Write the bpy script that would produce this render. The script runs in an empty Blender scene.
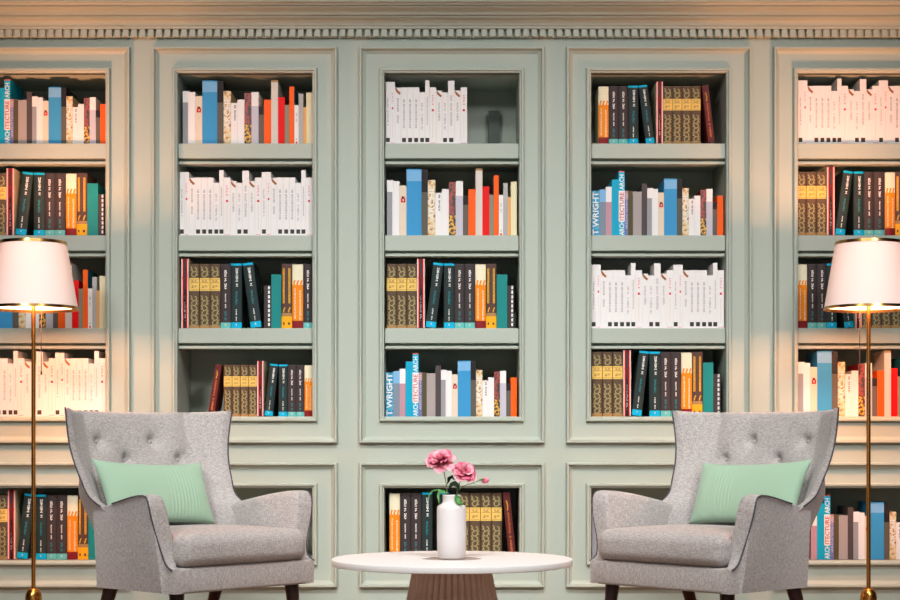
import bpy, bmesh, math, random
from mathutils import Vector, Matrix
R = math.radians
random.seed(7)
scene = bpy.context.scene
COL = scene.collection

# ------------------------------------------------------------------ camera
F, CX, HY, CAMZ = 1690.0, 452.0, 443.0, 0.9
YW = 8.9                                        # face of the panelled wall
cam_d = bpy.data.cameras.new('camera'); cam = bpy.data.objects.new('camera', cam_d)
COL.objects.link(cam); scene.camera = cam
cam.location = (0, 0, CAMZ); cam.rotation_euler = (R(90), 0, 0)
cam_d.sensor_width = 36; cam_d.lens = F*36/900
cam_d.shift_x = (450-CX)/900; cam_d.shift_y = (HY-300)/900
def X(px, Y=YW): return (px-CX)*Y/F
def Z(py, Y=YW): return CAMZ+(HY-py)*Y/F
PX = YW/F

# ------------------------------------------------------------------ materials
def lin(c):
    return tuple(((v/255)/12.92 if v/255 <= .04045 else ((v/255+.055)/1.055)**2.4) for v in c)
MATS = {}
def mat(name, rgb, rough=.6, metal=0.0, spec=.35, bump=None, var=None, sheen=0):
    if name in MATS: return MATS[name]
    m = bpy.data.materials.new(name); m.use_nodes = True
    nt = m.node_tree; b = nt.nodes['Principled BSDF']
    c = lin(rgb)+(1,)
    b.inputs['Base Color'].default_value = c
    b.inputs['Roughness'].default_value = rough
    b.inputs['Metallic'].default_value = metal
    b.inputs['Specular IOR Level'].default_value = spec
    if sheen: b.inputs['Sheen Weight'].default_value = sheen
    if bump or var:
        tc = nt.nodes.new('ShaderNodeTexCoord')
        nz = nt.nodes.new('ShaderNodeTexNoise')
        nt.links.new(tc.outputs['Object'], nz.inputs['Vector'])
        sc = (bump or var)[0]
        nz.inputs['Scale'].default_value = sc; nz.inputs['Detail'].default_value = 4
        if bump:
            bp = nt.nodes.new('ShaderNodeBump'); bp.inputs['Strength'].default_value = bump[1]
            bp.inputs['Distance'].default_value = bump[2]
            nt.links.new(nz.outputs['Fac'], bp.inputs['Height']); nt.links.new(bp.outputs['Normal'], b.inputs['Normal'])
        if var:
            mx = nt.nodes.new('ShaderNodeMix'); mx.data_type = 'RGBA'
            nz2 = nt.nodes.new('ShaderNodeTexNoise'); nz2.inputs['Scale'].default_value = var[0]
            nz2.inputs['Detail'].default_value = 3
            nt.links.new(tc.outputs['Object'], nz2.inputs['Vector'])
            mr = nt.nodes.new('ShaderNodeMapRange'); mr.inputs[1].default_value = .35; mr.inputs[2].default_value = .65
            nt.links.new(nz2.outputs['Fac'], mr.inputs[0]); nt.links.new(mr.outputs[0], mx.inputs['Factor'])
            mx.inputs['A'].default_value = c; mx.inputs['B'].default_value = lin(var[1])+(1,)
            nt.links.new(mx.outputs['Result'], b.inputs['Base Color'])
    MATS[name] = m
    return m

SAGE = mat('sage_paint', (174, 184, 173), rough=.5, spec=.3)
SAGE_IN = mat('sage_paint_inside', (168, 178, 164), rough=.6, spec=.2)
PLASTER = mat('plaster_white', (225, 222, 214), rough=.8)
BRASS = mat('brushed_brass', (196, 142, 74), rough=.27, metal=1.0)
TRIM = mat('shade_trim_gold', (190, 150, 92), rough=.25, metal=1.0)
LEGW = mat('dark_walnut', (48, 30, 27), rough=.4)
PIPE = mat('charcoal_piping', (78, 78, 86), rough=.8)
WHITE_TOP = mat('white_lacquer', (246, 244, 243), rough=.4)
VASE_M = mat('white_ceramic', (226, 222, 222), rough=.5)
GREIGE = mat('grey_inlay', (170, 154, 146), rough=.5)
TAUPE = mat('taupe_fluted_wood', (230, 206, 192), rough=.7, var=(14, (220, 195, 180)))
PILLOW_M = mat('mint_cotton', (156, 188, 163), rough=.85, sheen=.3, bump=(700, .06, .001))
CORD_M = mat('dark_cord', (55, 45, 40), rough=.5)
PAGES = mat('book_pages', (212, 200, 176), rough=.9)
PAGES_W = mat('white_pages', (226, 222, 216), rough=.9)

def fabric():
    m = bpy.data.materials.new('grey_linen'); m.use_nodes = True
    nt = m.node_tree; b = nt.nodes['Principled BSDF']
    b.inputs['Roughness'].default_value = .9; b.inputs['Specular IOR Level'].default_value = .15
    b.inputs['Sheen Weight'].default_value = .25; b.inputs['Sheen Roughness'].default_value = .5
    tc = nt.nodes.new('ShaderNodeTexCoord')
    def wave(direction, scale):
        w = nt.nodes.new('ShaderNodeTexNoise'); w.inputs['Scale'].default_value = 1.0; w.inputs['Detail'].default_value = 3
        mp = nt.nodes.new('ShaderNodeMapping'); mp.inputs['Scale'].default_value = scale
        nt.links.new(tc.outputs['Object'], mp.inputs['Vector']); nt.links.new(mp.outputs['Vector'], w.inputs['Vector'])
        return w
    a = wave('X', (420, 420, 60)); c = wave('Z', (60, 60, 420))
    ad = nt.nodes.new('ShaderNodeMath'); ad.operation = 'ADD'
    nt.links.new(a.outputs['Fac'], ad.inputs[0]); nt.links.new(c.outputs['Fac'], ad.inputs[1])
    mr = nt.nodes.new('ShaderNodeMapRange'); mr.inputs[1].default_value = .72; mr.inputs[2].default_value = 1.28
    nt.links.new(ad.outputs[0], mr.inputs[0])
    mx = nt.nodes.new('ShaderNodeMix'); mx.data_type = 'RGBA'
    mx.inputs['A'].default_value = lin((138, 133, 132))+(1,); mx.inputs['B'].default_value = lin((200, 194, 191))+(1,)
    nt.links.new(mr.outputs[0], mx.inputs['Factor']); nt.links.new(mx.outputs['Result'], b.inputs['Base Color'])
    bp = nt.nodes.new('ShaderNodeBump'); bp.inputs['Strength'].default_value = .25; bp.inputs['Distance'].default_value = .002
    nt.links.new(mr.outputs[0], bp.inputs['Height']); nt.links.new(bp.outputs['Normal'], b.inputs['Normal'])
    return m
FABRIC = fabric()

def wood_floor():
    m = bpy.data.materials.new('oak_floor'); m.use_nodes = True
    nt = m.node_tree; b = nt.nodes['Principled BSDF']; b.inputs['Roughness'].default_value = .4
    tc = nt.nodes.new('ShaderNodeTexCoord'); br = nt.nodes.new('ShaderNodeTexBrick')
    br.inputs['Scale'].default_value = 1; br.inputs['Brick Width'].default_value = 1.4; br.inputs['Row Height'].default_value = .14
    br.inputs['Mortar Size'].default_value = .003
    br.inputs['Color1'].default_value = lin((158, 136, 118))+(1,); br.inputs['Color2'].default_value = lin((146, 124, 106))+(1,)
    br.inputs['Mortar'].default_value = lin((70, 48, 36))+(1,)
    nt.links.new(tc.outputs['Object'], br.inputs['Vector']); nt.links.new(br.outputs['Color'], b.inputs['Base Color'])
    return m
FLOOR_M = wood_floor()

def shade_mat():
    m = bpy.data.materials.new('lamp_shade_fabric'); m.use_nodes = True
    nt = m.node_tree; nt.nodes.remove(nt.nodes['Principled BSDF'])
    d = nt.nodes.new('ShaderNodeBsdfDiffuse'); t = nt.nodes.new('ShaderNodeBsdfTranslucent'); mx = nt.nodes.new('ShaderNodeMixShader')
    d.inputs['Color'].default_value = lin((240, 232, 230))+(1,); t.inputs['Color'].default_value = lin((238, 226, 226))+(1,)
    mx.inputs[0].default_value = .007
    nt.links.new(d.outputs[0], mx.inputs[1]); nt.links.new(t.outputs[0], mx.inputs[2])
    nt.links.new(mx.outputs[0], nt.nodes['Material Output'].inputs['Surface'])
    return m
SHADE = shade_mat()
def bulb_mat():
    m = bpy.data.materials.new('warm_bulb'); m.use_nodes = True
    b = m.node_tree.nodes['Principled BSDF']
    b.inputs['Emission Color'].default_value = (1, .72, .4, 1); b.inputs['Emission Strength'].default_value = 6
    return m
BULB = bulb_mat()

# ------------------------------------------------------------------ object helpers
def link_mesh(name, bm, mats, parent=None, loc=(0, 0, 0), rotz=0, smooth=None, recalc=True):
    if recalc: bmesh.ops.recalc_face_normals(bm, faces=bm.faces[:])
    me = bpy.data.meshes.new(name); bm.to_mesh(me); bm.free()
    for m in (mats if isinstance(mats, (list, tuple)) else [mats]): me.materials.append(m)
    if smooth is not None:
        me.shade_smooth() if hasattr(me, 'shade_smooth') else None
        if smooth < 180 and hasattr(me, 'set_sharp_from_angle'): me.set_sharp_from_angle(angle=R(smooth))
    o = bpy.data.objects.new(name, me); COL.objects.link(o)
    o.location = loc; o.rotation_euler = (0, 0, rotz)
    if parent: o.parent = parent
    return o
def empty(name, loc=(0, 0, 0), rotz=0):
    o = bpy.data.objects.new(name, None); COL.objects.link(o); o.location = loc; o.rotation_euler = (0, 0, rotz)
    o.empty_display_size = .1
    return o
def tag(o, label, cat, group=None):
    o['label'] = label; o['category'] = cat
    if group: o['group'] = group
    return o
def struct(o, label=None):
    o['kind'] = 'structure'
    if label: o['label'] = label
    return o
def box(bm, x0, x1, y0, y1, z0, z1, mi=0):
    vs = [bm.verts.new(p) for p in ((x0,y0,z0),(x1,y0,z0),(x1,y1,z0),(x0,y1,z0),(x0,y0,z1),(x1,y0,z1),(x1,y1,z1),(x0,y1,z1))]
    for q in ((0,3,2,1),(4,5,6,7),(0,1,5,4),(1,2,6,5),(2,3,7,6),(3,0,4,7)):
        bm.faces.new([vs[i] for i in q]).material_index = mi
def bbox(bm, x0, x1, y0, y1, z0, z1, bev, seg=2):
    b2 = bmesh.new(); box(b2, x0, x1, y0, y1, z0, z1)
    bmesh.ops.bevel(b2, geom=b2.edges[:], offset=bev, segments=seg, affect='EDGES', profile=.5)
    me = bpy.data.meshes.new('t'); b2.to_mesh(me); b2.free(); bm.from_mesh(me); bpy.data.meshes.remove(me)
def quad(bm, pts, mi=0):
    f = bm.faces.new([bm.verts.new(p) for p in pts]); f.material_index = mi; return f
def lathe(bm, prof, n=48, c=(0, 0), mi=0, flute=None, close=True):
    rings = []
    for r, z in prof:
        ring = []
        for i in range(n):
            a = 2*math.pi*i/n
            rr = r if not flute else r*(1+flute(a))
            ring.append(bm.verts.new((c[0]+rr*math.cos(a), c[1]+rr*math.sin(a), z)))
        rings.append(ring)
    for a, b in zip(rings, rings[1:]):
        for i in range(n):
            bm.faces.new((a[i], a[(i+1) % n], b[(i+1) % n], b[i])).material_index = mi
    if close:
        bm.faces.new(rings[0][::-1]).material_index = mi; bm.faces.new(rings[-1]).material_index = mi
def tube(bm, pts, rad, n=8, mi=0):
    pts = [Vector(p) for p in pts]
    rads = rad if isinstance(rad, (list, tuple)) else [rad]*len(pts)
    rings = []
    for i, p in enumerate(pts):
        d = (pts[min(i+1, len(pts)-1)]-pts[max(i-1, 0)]).normalized()
        up = Vector((0, 0, 1)) if abs(d.z) < .9 else Vector((1, 0, 0))
        a = d.cross(up).normalized(); b = d.cross(a).normalized()
        rings.append([bm.verts.new(p+rads[i]*(math.cos(2*math.pi*k/n)*a+math.sin(2*math.pi*k/n)*b)) for k in range(n)])
    for a, b in zip(rings, rings[1:]):
        for k in range(n): bm.faces.new((a[k], a[(k+1) % n], b[(k+1) % n], b[k])).material_index = mi
    bm.faces.new(rings[0][::-1]).material_index = mi; bm.faces.new(rings[-1]).material_index = mi
def frame(bm, x0, x1, z0, z1, y, prof):
    """mitred moulding: prof = (inward offset, projection towards the room)"""
    loops = []
    for t, p in prof:
        loops.append([bm.verts.new(q) for q in ((x0+t, y-p, z0+t), (x1-t, y-p, z0+t), (x1-t, y-p, z1-t), (x0+t, y-p, z1-t))])
    for a, b in zip(loops, loops[1:]):
        for i in range(4): bm.faces.new((a[i], a[(i+1) % 4], b[(i+1) % 4], b[i]))
def lerp_tab(tab, z):
    if z <= tab[0][0]: return tab[0][1]
    for (a, va), (b, vb) in zip(tab, tab[1:]):
        if z <= b:
            t = (z-a)/(b-a); return va+(vb-va)*t
    return tab[-1][1]
def smooth_tab(tab, z):
    # catmull-rom through the table
    if z <= tab[0][0]: return tab[0][1]
    if z >= tab[-1][0]: return tab[-1][1]
    for i in range(len(tab)-1):
        if z <= tab[i+1][0]:
            a, b = tab[i], tab[i+1]
            def slope(k):
                k0, k1 = max(k-1, 0), min(k+1, len(tab)-1)
                return (tab[k1][1]-tab[k0][1])/(tab[k1][0]-tab[k0][0])
            h = b[0]-a[0]; t = (z-a[0])/h
            return ((2*t**3-3*t*t+1)*a[1]+(t**3-2*t*t+t)*h*slope(i)+(-2*t**3+3*t*t)*b[1]+(t**3-t*t)*h*slope(i+1))

# ------------------------------------------------------------------ the room
ZT = 3.52                                        # top of the cornice
ROOM_H = 4.9
XE = 3.45
bay_px = [451.8+206.7*k for k in (-2, -1, 0, 1, 2)]
N_HALF = 67.3                                    # half width of the openings in px
UP_T, UP_B, LO_T, LO_B = 73.5, 416.5, 488.0, 560.0
DEPTH = .45

bm = bmesh.new()                                 # the wall face with its ten openings
TH = .03
xs = [-XE]
for c in bay_px: xs += [X(c-N_HALF), X(c+N_HALF)]
xs.append(XE)
zr = [0.0, Z(LO_B), Z(LO_T), Z(UP_B), Z(UP_T), ROOM_H]
for i in range(len(xs)-1):
    for j in range(5):
        if i % 2 == 1 and j in (1, 3): continue
        box(bm, xs[i], xs[i+1], YW, YW+TH, zr[j], zr[j+1])
bmesh.ops.remove_doubles(bm, verts=bm.verts[:], dist=1e-5)
box(bm, -XE, XE, YW+DEPTH+.03, YW+DEPTH+.06, 0, ROOM_H)
struct(link_mesh('wall_back', bm, SAGE), 'sage green panelled wall')

bm = bmesh.new(); box(bm, -XE, XE, -1.5, YW+.5, -.05, 0); struct(link_mesh('floor', bm, FLOOR_M), 'wooden floor')
bm = bmesh.new(); box(bm, -XE, XE, -1.5, YW+.5, ROOM_H, ROOM_H+.05); struct(link_mesh('ceiling', bm, PLASTER), 'white ceiling')
bm = bmesh.new(); bbox(bm, -XE, XE, YW-.018, YW-.0005, 0.0005, .07, .005)
struct(link_mesh('baseboard_back', bm, SAGE), 'sage baseboard')

# cornice: profile (projection, pixel row at that projection)
prof_px = [(.0, 37.8), (.012, 37.6), (.012, 29.0), (.045, 28.8), (.05, 27.6), (.05, 25.6), (.058, 25.4), (.062, 23.5), (.075, 20.5), (.10, 17.8),
           (.112, 17.2), (.112, 15.2), (.13, 14.6), (.135, 12), (.15, 9.5), (.175, 7.4), (.19, 6.8), (.19, 5.2), (.205, 4.8), (.215, 2.6), (.235, 1.2), (.235, -2), (.26, -3), (.27, -8), (.27, -14)]
bm = bmesh.new()
pts = [(YW-p, Z(py, YW-p)) for p, py in prof_px] + [(YW-.27, Z(-18)), (YW-.0005, Z(-18))]
ra = [bm.verts.new((-XE, y, z)) for y, z in pts]; rb = [bm.verts.new((XE, y, z)) for y, z in pts]
for i in range(len(pts)-1): bm.faces.new((ra[i], ra[i+1], rb[i+1], rb[i]))
bm.faces.new(ra[::-1]); bm.faces.new(rb)
cornice = struct(link_mesh('trim_1', bm, SAGE), 'stepped sage cornice')
bm = bmesh.new()
pitch = 8.3*PX; n = int(2*XE/pitch)
for i in range(n):
    x = -XE+.02+i*pitch
    box(bm, x, x+.030, YW-.042, YW-.0125, Z(36.4, YW-.04), Z(29.1, YW-.04))
bmesh.ops.bevel(bm, geom=bm.edges[:], offset=.002, segments=1, affect='EDGES')
struct(link_mesh('trim_2', bm, SAGE), 'row of small square dentils under cornice')

OUT_PROF = [(0, 0), (0, .027), (.003, .034), (.011, .034), (.015, .024), (.018, .014), (.026, .007), (.034, 0)]
IN_PROF = [(0, 0), (0, .018), (.004, .026), (.013, .026), (.016, .017), (.024, .013), (.026, 0), (.026, -.03)]
bay_names = ['far left', 'left centre', 'middle', 'right centre', 'far right']
SHELF_PX = [(143.0, 158.0, 163.6), (235.0, 250.5, 256.0), (328.0, 343.0, 348.6)]
for bi, c in enumerate(bay_px):
    x0, x1 = X(c-N_HALF), X(c+N_HALF); mw = .026
    root = empty('bookcase', ((x0+x1)/2, YW, 0))
    tag(root, {0: 'built-in sage bookcase at far left behind the left lamp',
               1: 'built-in sage bookcase behind the left armchair',
               2: 'built-in sage bookcase in the middle behind the round table',
               3: 'built-in sage bookcase behind the right armchair',
               4: 'built-in sage bookcase at far right behind the right lamp'}[bi], 'bookcase', 'built-in bookcases')
    ox = (x0+x1)/2; hx = (x1-x0)/2
    for (zt, zb) in ((UP_T, UP_B), (LO_T, LO_B)):
        a, b = Z(zb), Z(zt)
        bm = bmesh.new(); t = .02
        y0, y1 = TH, DEPTH
        box(bm, -hx-t, -hx, y0, y1, a-t, b+t); box(bm, hx, hx+t, y0, y1, a-t, b+t)
        box(bm, -hx, hx, y0, y1, a-t, a); box(bm, -hx, hx, y0, y1, b, b+t)
        box(bm, -hx-t, hx+t, y1, y1+.02, a-t, b+t)
        link_mesh('carcass', bm, SAGE, root)
        bm = bmesh.new(); frame(bm, -hx-mw, hx+mw, a-mw, b+mw, 0, IN_PROF)
        link_mesh('opening_moulding', bm, SAGE, root)
    for (yt, ym, yb) in SHELF_PX:
        bm = bmesh.new()
        bbox(bm, -hx+.0008, hx-.0008, .012, DEPTH-.001, Z(ym), Z(yt), .003)
        bbox(bm, -hx+.0008, hx-.0008, .055, .10, Z(yb)+.012, Z(ym)+.002, .001, 1)
        bbox(bm, -hx+.0008, hx-.0008, .022, .10, Z(yb), Z(yb)+.0155, .003)
        link_mesh('shelf', bm, SAGE, root)
    for (zt, zb) in ((47.8, 443.0), (462.5, 587.0)):
        bm = bmesh.new(); frame(bm, X(c-92.3)-ox, X(c+92.3)-ox, Z(zb), Z(zt), 0, OUT_PROF)
        link_mesh('panel_moulding', bm, SAGE, root)

# ------------------------------------------------------------------ books
YB = YW+.034
PB = YB/F
C = dict
COLS = dict(white=(236,233,232), black=(34,30,31), grey=(152,154,160), lgrey=(178,174,172), cream=(226,210,188), blue=(58,148,202), lblue=(122,178,220),
    cyan=(16,164,200), bcyan=(0,176,216), sky=(128,180,222), bluegrey=(128,140,156), mauve=(190,146,156), violet=(116,112,168), dolive=(84,78,52), taupe=(168,158,156),
    charcoal=(78,70,70), dgrey=(92,88,80), tan=(206,178,134), darkred=(140,58,50), lilac=(196,192,204), brownsm=(100,92,84), orange=(250,96,18), beige=(216,206,196),
    red=(228,8,10), olive=(138,138,118), teal=(22,132,130), peach=(234,170,100), cream2=(230,218,178), brown=(92,74,58), gold=(232,196,104), ornament=(154,144,98),
    pink=(238,194,190), tealblack=(38,52,52), brownblack=(62,54,55), paleteal=(104,188,184), flame=(240,138,20), ivory=(232,226,196), maroon=(132,28,34),
    dbrown=(84,62,56), yorange=(250,172,28), wine=(88,34,34), woodband=(168,130,82), redmark=(214,40,44), greytxt=(178,174,174), pinktxt=(232,150,162),
    brownmark=(160,100,58), tealtxt=(30,130,140), sqblack=(58,56,50), goldline=(222,166,46), rosetxt=(204,132,120), wredtxt=(206,110,100), dteal=(18,100,116), wineor=(214,120,56),
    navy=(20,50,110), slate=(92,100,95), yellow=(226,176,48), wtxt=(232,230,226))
def bmat(k): return mat('cover_'+k, COLS[k], rough=.55, spec=.2)

def glyphs(D, u, w, t0, t1, col, size, seed, gap=.25):
    """illegible fine print: small strokes running up the spine. u,w in spine fraction; t0,t1 px from the top; size px"""
    rnd = random.Random(seed); t = t0
    while t < t1:
        s = size*rnd.uniform(.6, 1.1)
        if rnd.random() < .86:
            k = rnd.randint(0, 3); a = u-w/2*rnd.uniform(.7, 1); b = u+w/2*rnd.uniform(.7, 1); th = size*.32
            e = min(t+s*.9, t1)
            if k == 0: D += [(a, b, t, t+th, col), (a, a+.3*w, t, e, col)]
            elif k == 1: D += [(a, a+.32*w, t, e, col), (b-.32*w, b, t, e, col)]
            elif k == 2: D += [(a, b, t, t+th, col), (a, b, max(e-th, t), e, col)]
            else: D += [(u-.16*w, u+.16*w, t, e, col), (a, b, t, t+th, col)]
        t += s*(1+gap)
    return D
def curls(w, h, t0, t1, col):
    """scrolling leaf ornament as flat ribbons: list of polylines in (frac,px)"""
    out = []; t = t0; side = 1; step = w*.62
    while t < t1-step*.6:
        line = []
        for i in range(11):
            a = math.pi*1.5*i/10; r = .30*(1-.055*i)
            line.append((.5+side*(.06-r*math.cos(a)), t+step*.55+r*w*math.sin(a)*1.15))
        out.append((line, col, 1.15)); out.append(([(.5-side*.36, t+step*.1), (.5-side*.22, t+step*.45), (.5-side*.34, t+step*.8)], col, 1.3)); t += step*.82; side = -side
    return out

T = {}   # book types: w,h (px), depth m, bands [(px from top, col)], side colour, decals, ribbons, texts, bulge, kind name, look
def bt(key, w, h, look, bands, side=None, depth=.24, dec=None, rib=None, txt=None, bulge=0, name='book', blotch=None, pages=PAGES):
    T[key] = C(w=w, h=h, look=look, bands=bands, side=side or bands[-1][1], depth=depth, dec=dec or [], rib=rib or [], txt=txt or [], bulge=bulge, name=name, blotch=blotch, pages=pages)
# --- white series
def wdec(seed, sq=True, h=60, sw=.66, t0=17, t1=40):
    D = []
    glyphs(D, .5, .34, t0, t1, 'greytxt', 1.5, seed, .15)
    if sq:
        D.append((.5-sw/2, .5+sw/2, h-6.3, h-2.0, 'sqblack'))
    return D
def wred(seed, h, td):
    D = []
    glyphs(D, .5, .36, 8, td-5, 'pinktxt', 1.7, seed, .55)
    D.append((.34, .66, td-1.1, td+1.1, 'redmark')); D.append((.1, .9, h-1.5, h-.9, 'pinktxt'))
    D.append((.46, .54, td+4, h-6, 'cream'))
    return D
W = dict(depth=.2, side='white', name='paperback', pages=PAGES_W)
bt('A', 4.5, 63.7, 'tall narrow white paperback', [(0, 'white')], dec=wdec(1, h=63.7, sw=.86, t1=44), **W)
bt('B', 4.7, 63.7, 'tall white paperback with red lettering', [(0, 'white')], dec=wred(2, 63.7, 27), **W)
bt('Cc', 6.0, 58.0, 'white paperback with brown diagonal mark', [(0, 'white')], dec=wdec(3, False, 58, t0=11, t1=36), rib=[([(.0, .5), (.35, 3.6), (.9, 6.6)], 'brownmark', 2.3)], **W)
bt('D', 6.0, 58.2, 'plain white paperback with square emblem', [(0, 'white')], dec=wdec(4, h=58.2, t0=12, t1=42), **W)
bt('E', 5.8, 53.0, 'short white paperback with square emblem', [(0, 'white')], dec=wdec(5, h=53, t0=11, t1=38), **W)
bt('F', 4.4, 65.5, 'tallest narrow white paperback', [(0, 'white')], dec=wdec(6, h=65.5, sw=.9, t1=46), **W)
bt('G', 6.6, 58.2, 'white paperback with red dot', [(0, 'white')], dec=wred(7, 58.2, 23.5), **W)
bt('C2', 5.9, 54.7, 'short white paperback with brown mark', [(0, 'white')], dec=wdec(8, False, 54.7, t0=11, t1=32), rib=[([(.0, .5), (.35, 3.2), (.9, 6.0)], 'brownmark', 2.3)], **W)
bt('H', 6.5, 65.0, 'tall wide white paperback', [(0, 'white')], dec=wdec(9, h=65, t0=15, t1=46), **W)
# --- coloured series
bt('wright', 9.2, 50, 'blue art book with white capitals', [(0, 'cyan')], side='navy', depth=.26, txt=[('T WRIGHT', .5, 49, .78, 48, 'wtxt')], blotch='wright')
bt('bluegrey', 7.4, 51.6, 'book pale blue over blue-grey', [(0, 'sky'), (14, 'bluegrey')])
bt('mauve', 6.8, 54.4, 'book white over mauve', [(0, 'white'), (17, 'mauve')])
bt('cyan', 8.1, 62.5, 'tall plain cyan book', [(0, 'cyan')], depth=.27)
bt('arch', 7.1, 72, 'tallest cyan and white architecture book', [(0, 'wredtxt'), (1.6, 'bcyan'), (22, 'white'), (56, 'bcyan')], side='cyan', depth=.28,
   txt=[('ARCH', .5, 21, .8, 17, 'wtxt'), ('ITECTURE', .5, 55, .72, 31, 'wredtxt'), ('ARCH', .5, 71.5, .8, 15.5, 'wtxt')])
D_ = []; glyphs(D_, .5, .6, 3, 46, 'lilac', 2.2, 21)
bt('violet', 4.0, 50, 'thin violet patterned book', [(0, 'mauve'), (9, 'violet')], dec=D_)
bt('dolive', 5.4, 50, 'dark olive book', [(0, 'dolive')])
bt('taupe', 10.2, 49, 'wide taupe grey book', [(0, 'taupe')])
bt('charcoal', 6.4, 58, 'tall charcoal book', [(0, 'charcoal')])
bt('grey', 6.75, 53, 'book white over grey', [(0, 'white'), (11.3, 'grey')], side='white', dec=[(.82, 1.0, 11.3, 53, 'white')])
bt('white', 5.9, 52, 'plain narrow white book', [(0, 'white')])
D_ = [(.3, .7, 10.5, 13, 'maroon'), (.2, .45, 12.5, 16, 'redmark'), (.2, .8, 15, 16.4, 'redmark'), (.62, .85, 12, 16, 'redmark'), (.3, .7, 21, 23, 'beige')]
bt('cream', 7, 48, 'cream book with red emblem', [(0, 'cream')], dec=D_)
bt('blue', 15, 63.5, 'thick tall sky blue book', [(0, 'blue'), (1.2, 'lblue'), (11.5, 'blue')], side='blue', depth=.28)
bt('blackgrey', 6.25, 63.0, 'tall book black over grey', [(0, 'black'), (21.5, 'dgrey')], side='black')
bt('archi', 7.5, 53, 'tan mottled book with white capitals', [(0, 'tan')], blotch='archi', side='tan', txt=[('ARCHI', .5, 38, .78, 29, 'wtxt')])
D_ = []; glyphs(D_, .62, .3, 2, 17, 'charcoal', 1.6, 33, .3)
bt('script', 6.5, 41, 'short white book with grey script', [(0, 'white')], dec=D_)
bt('white2', 7, 44.5, 'plain wider white book', [(0, 'white')])
bt('darkred', 6.9, 51, 'dark red book with floral blotches', [(0, 'darkred')], blotch='darkred', side='maroon')
bt('lilac', 7.25, 52, 'book white over pale lilac', [(0, 'white'), (14, 'lilac')], side='white')
bt('small', 5.25, 37.5, 'short book black over brown', [(0, 'black'), (8, 'brownsm')])
bt('orange', 7.25, 44.5, 'orange book', [(0, 'orange')])
bt('beige', 6.9, 64, 'tall beige book', [(0, 'woodband'), (2, 'beige')], side='beige', depth=.27)
bt('red', 6.9, 47, 'bright red book', [(0, 'red')])
bt('olive', 4.3, 39, 'short olive grey book', [(0, 'olive')])
bt('othin', 5.1, 57.5, 'tall thin orange book', [(0, 'orange')], side='dteal')
D_ = []; glyphs(D_, .5, .4, 8, 17, 'greytxt', 1.5, 35); glyphs(D_, .5, .4, 28, 35, 'greytxt', 1.5, 36); D_.append((.3, .7, 36.5, 38.5, 'redmark'))
bt('wtext', 4.4, 39, 'short white book with grey print', [(0, 'white')], dec=D_)
bt('grey2', 4.6, 50.5, 'thin warm grey book', [(0, 'lgrey')])
bt('peach', 2.9, 37, 'very thin peach book', [(0, 'peach')])
bt('cream2', 6.25, 51.5, 'pale yellow book', [(0, 'cream2')], dec=[(.55, .72, 0, 51.5, 'ivory')])
# --- dark series
HB = dict(bulge=.006, name='hardback', depth=.235)
D_ = [(.08, .92, 15.2, 15.6, 'woodband'), (.1, .9, 18.6, 19.2, 'woodband'), (.08, .92, 25.6, 26.0, 'woodband')]
glyphs(D_, .5, .62, 20.0, 24.6, 'woodband', 1.6, 40)
glyphs(D_, .5, .55, 16.2, 18.2, 'woodband', 1.4, 41)
bt('ornate', 9.6, 64.6, 'brown ornamented hardback with gold band', [(0, 'brown'), (14.1, 'gold'), (27.1, 'brown'), (61.2, 'woodband')], side='brown',
   dec=D_, rib=curls(9.6, 64, 2, 14.5, 'ornament')+curls(9.6, 64, 31, 61, 'ornament'), **HB)
D_ = [(0, .17, 0, 69, 'pink'), (.83, 1, 0, 69, 'pink'), (.17, .26, 0, 69, 'red'), (.74, .83, 0, 69, 'red'), (.05, .95, 18.8, 19.8, 'maroon'), (.36, .66, 4, 18, 'brownblack'), (.36, .64, 30, 69.5, 'black')]
glyphs(D_, .5, .2, 36, 62, 'wtxt', 1.6, 42, .2)
bt('striped', 7.6, 69.6, 'tall pink and red striped hardback', [(0, 'wine')], side='cream2', dec=D_, name='hardback', depth=.235)
def tdec(seed, a, b, c):
    D = []
    glyphs(D, .56, .26, 5, 23, a, 1.7, seed, .12); glyphs(D, .52, .2, 28, 41, b, 1.7, seed+1, .1); glyphs(D, .5, .13, 46, 57.5, c, 1.4, seed+2, .1)
    D.append((.46, .54, 60.5, 62.2, 'cream'))
    return D
bt('teal', 10.4, 65, 'black hardback with cyan foot', [(0, 'bcyan'), (2.2, 'tealblack'), (59, 'bcyan')], side='tealblack', dec=tdec(50, 'wtxt', 'tealtxt', 'wtxt'), blotch=None, **HB)
D_ = []; glyphs(D_, .5, .26, 6.5, 25.5, 'wtxt', 1.8, 63, .08); glyphs(D_, .5, .14, 30, 44, 'wtxt', 1.4, 61, .1); glyphs(D_, .5, .2, 47.5, 56, 'tealtxt', 1.6, 62, .1); D_.append((.45, .55, 60.3, 62, 'cream'))
bt('black', 10, 64.6, 'brown-black hardback with pale teal foot', [(0, 'brownblack'), (58.8, 'paleteal')], side='brownblack', dec=D_, **HB)
D_ = []; glyphs(D_, .26, .14, 24, 55, 'ivory', 1.5, 65, .1); glyphs(D_, .74, .16, 26, 56, 'ivory', 1.5, 66, .1)
flames = [([(.12, 22), (.2, 17.5), (.27, 15.8)], 'flame', 1.6), ([(.42, 22), (.5, 18), (.58, 16)], 'flame', 1.8), ([(.74, 22), (.84, 17.5), (.92, 15.8)], 'flame', 1.7)]
bt('flame', 10.5, 64, 'orange flame hardback with ivory top', [(0, 'ivory'), (20.5, 'flame'), (56.4, 'maroon')], side='cream2', dec=D_, rib=flames, **HB)
D_ = [(.12, .3, 4.5, 39.5, 'goldline'), (.66, .84, 4.5, 39.5, 'goldline'), (.0, 1, 49.2, 52.5, 'woodband'), (.15, .3, 58.6, 61, 'dbrown'), (.62, .8, 58.6, 61, 'dbrown')]
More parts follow.
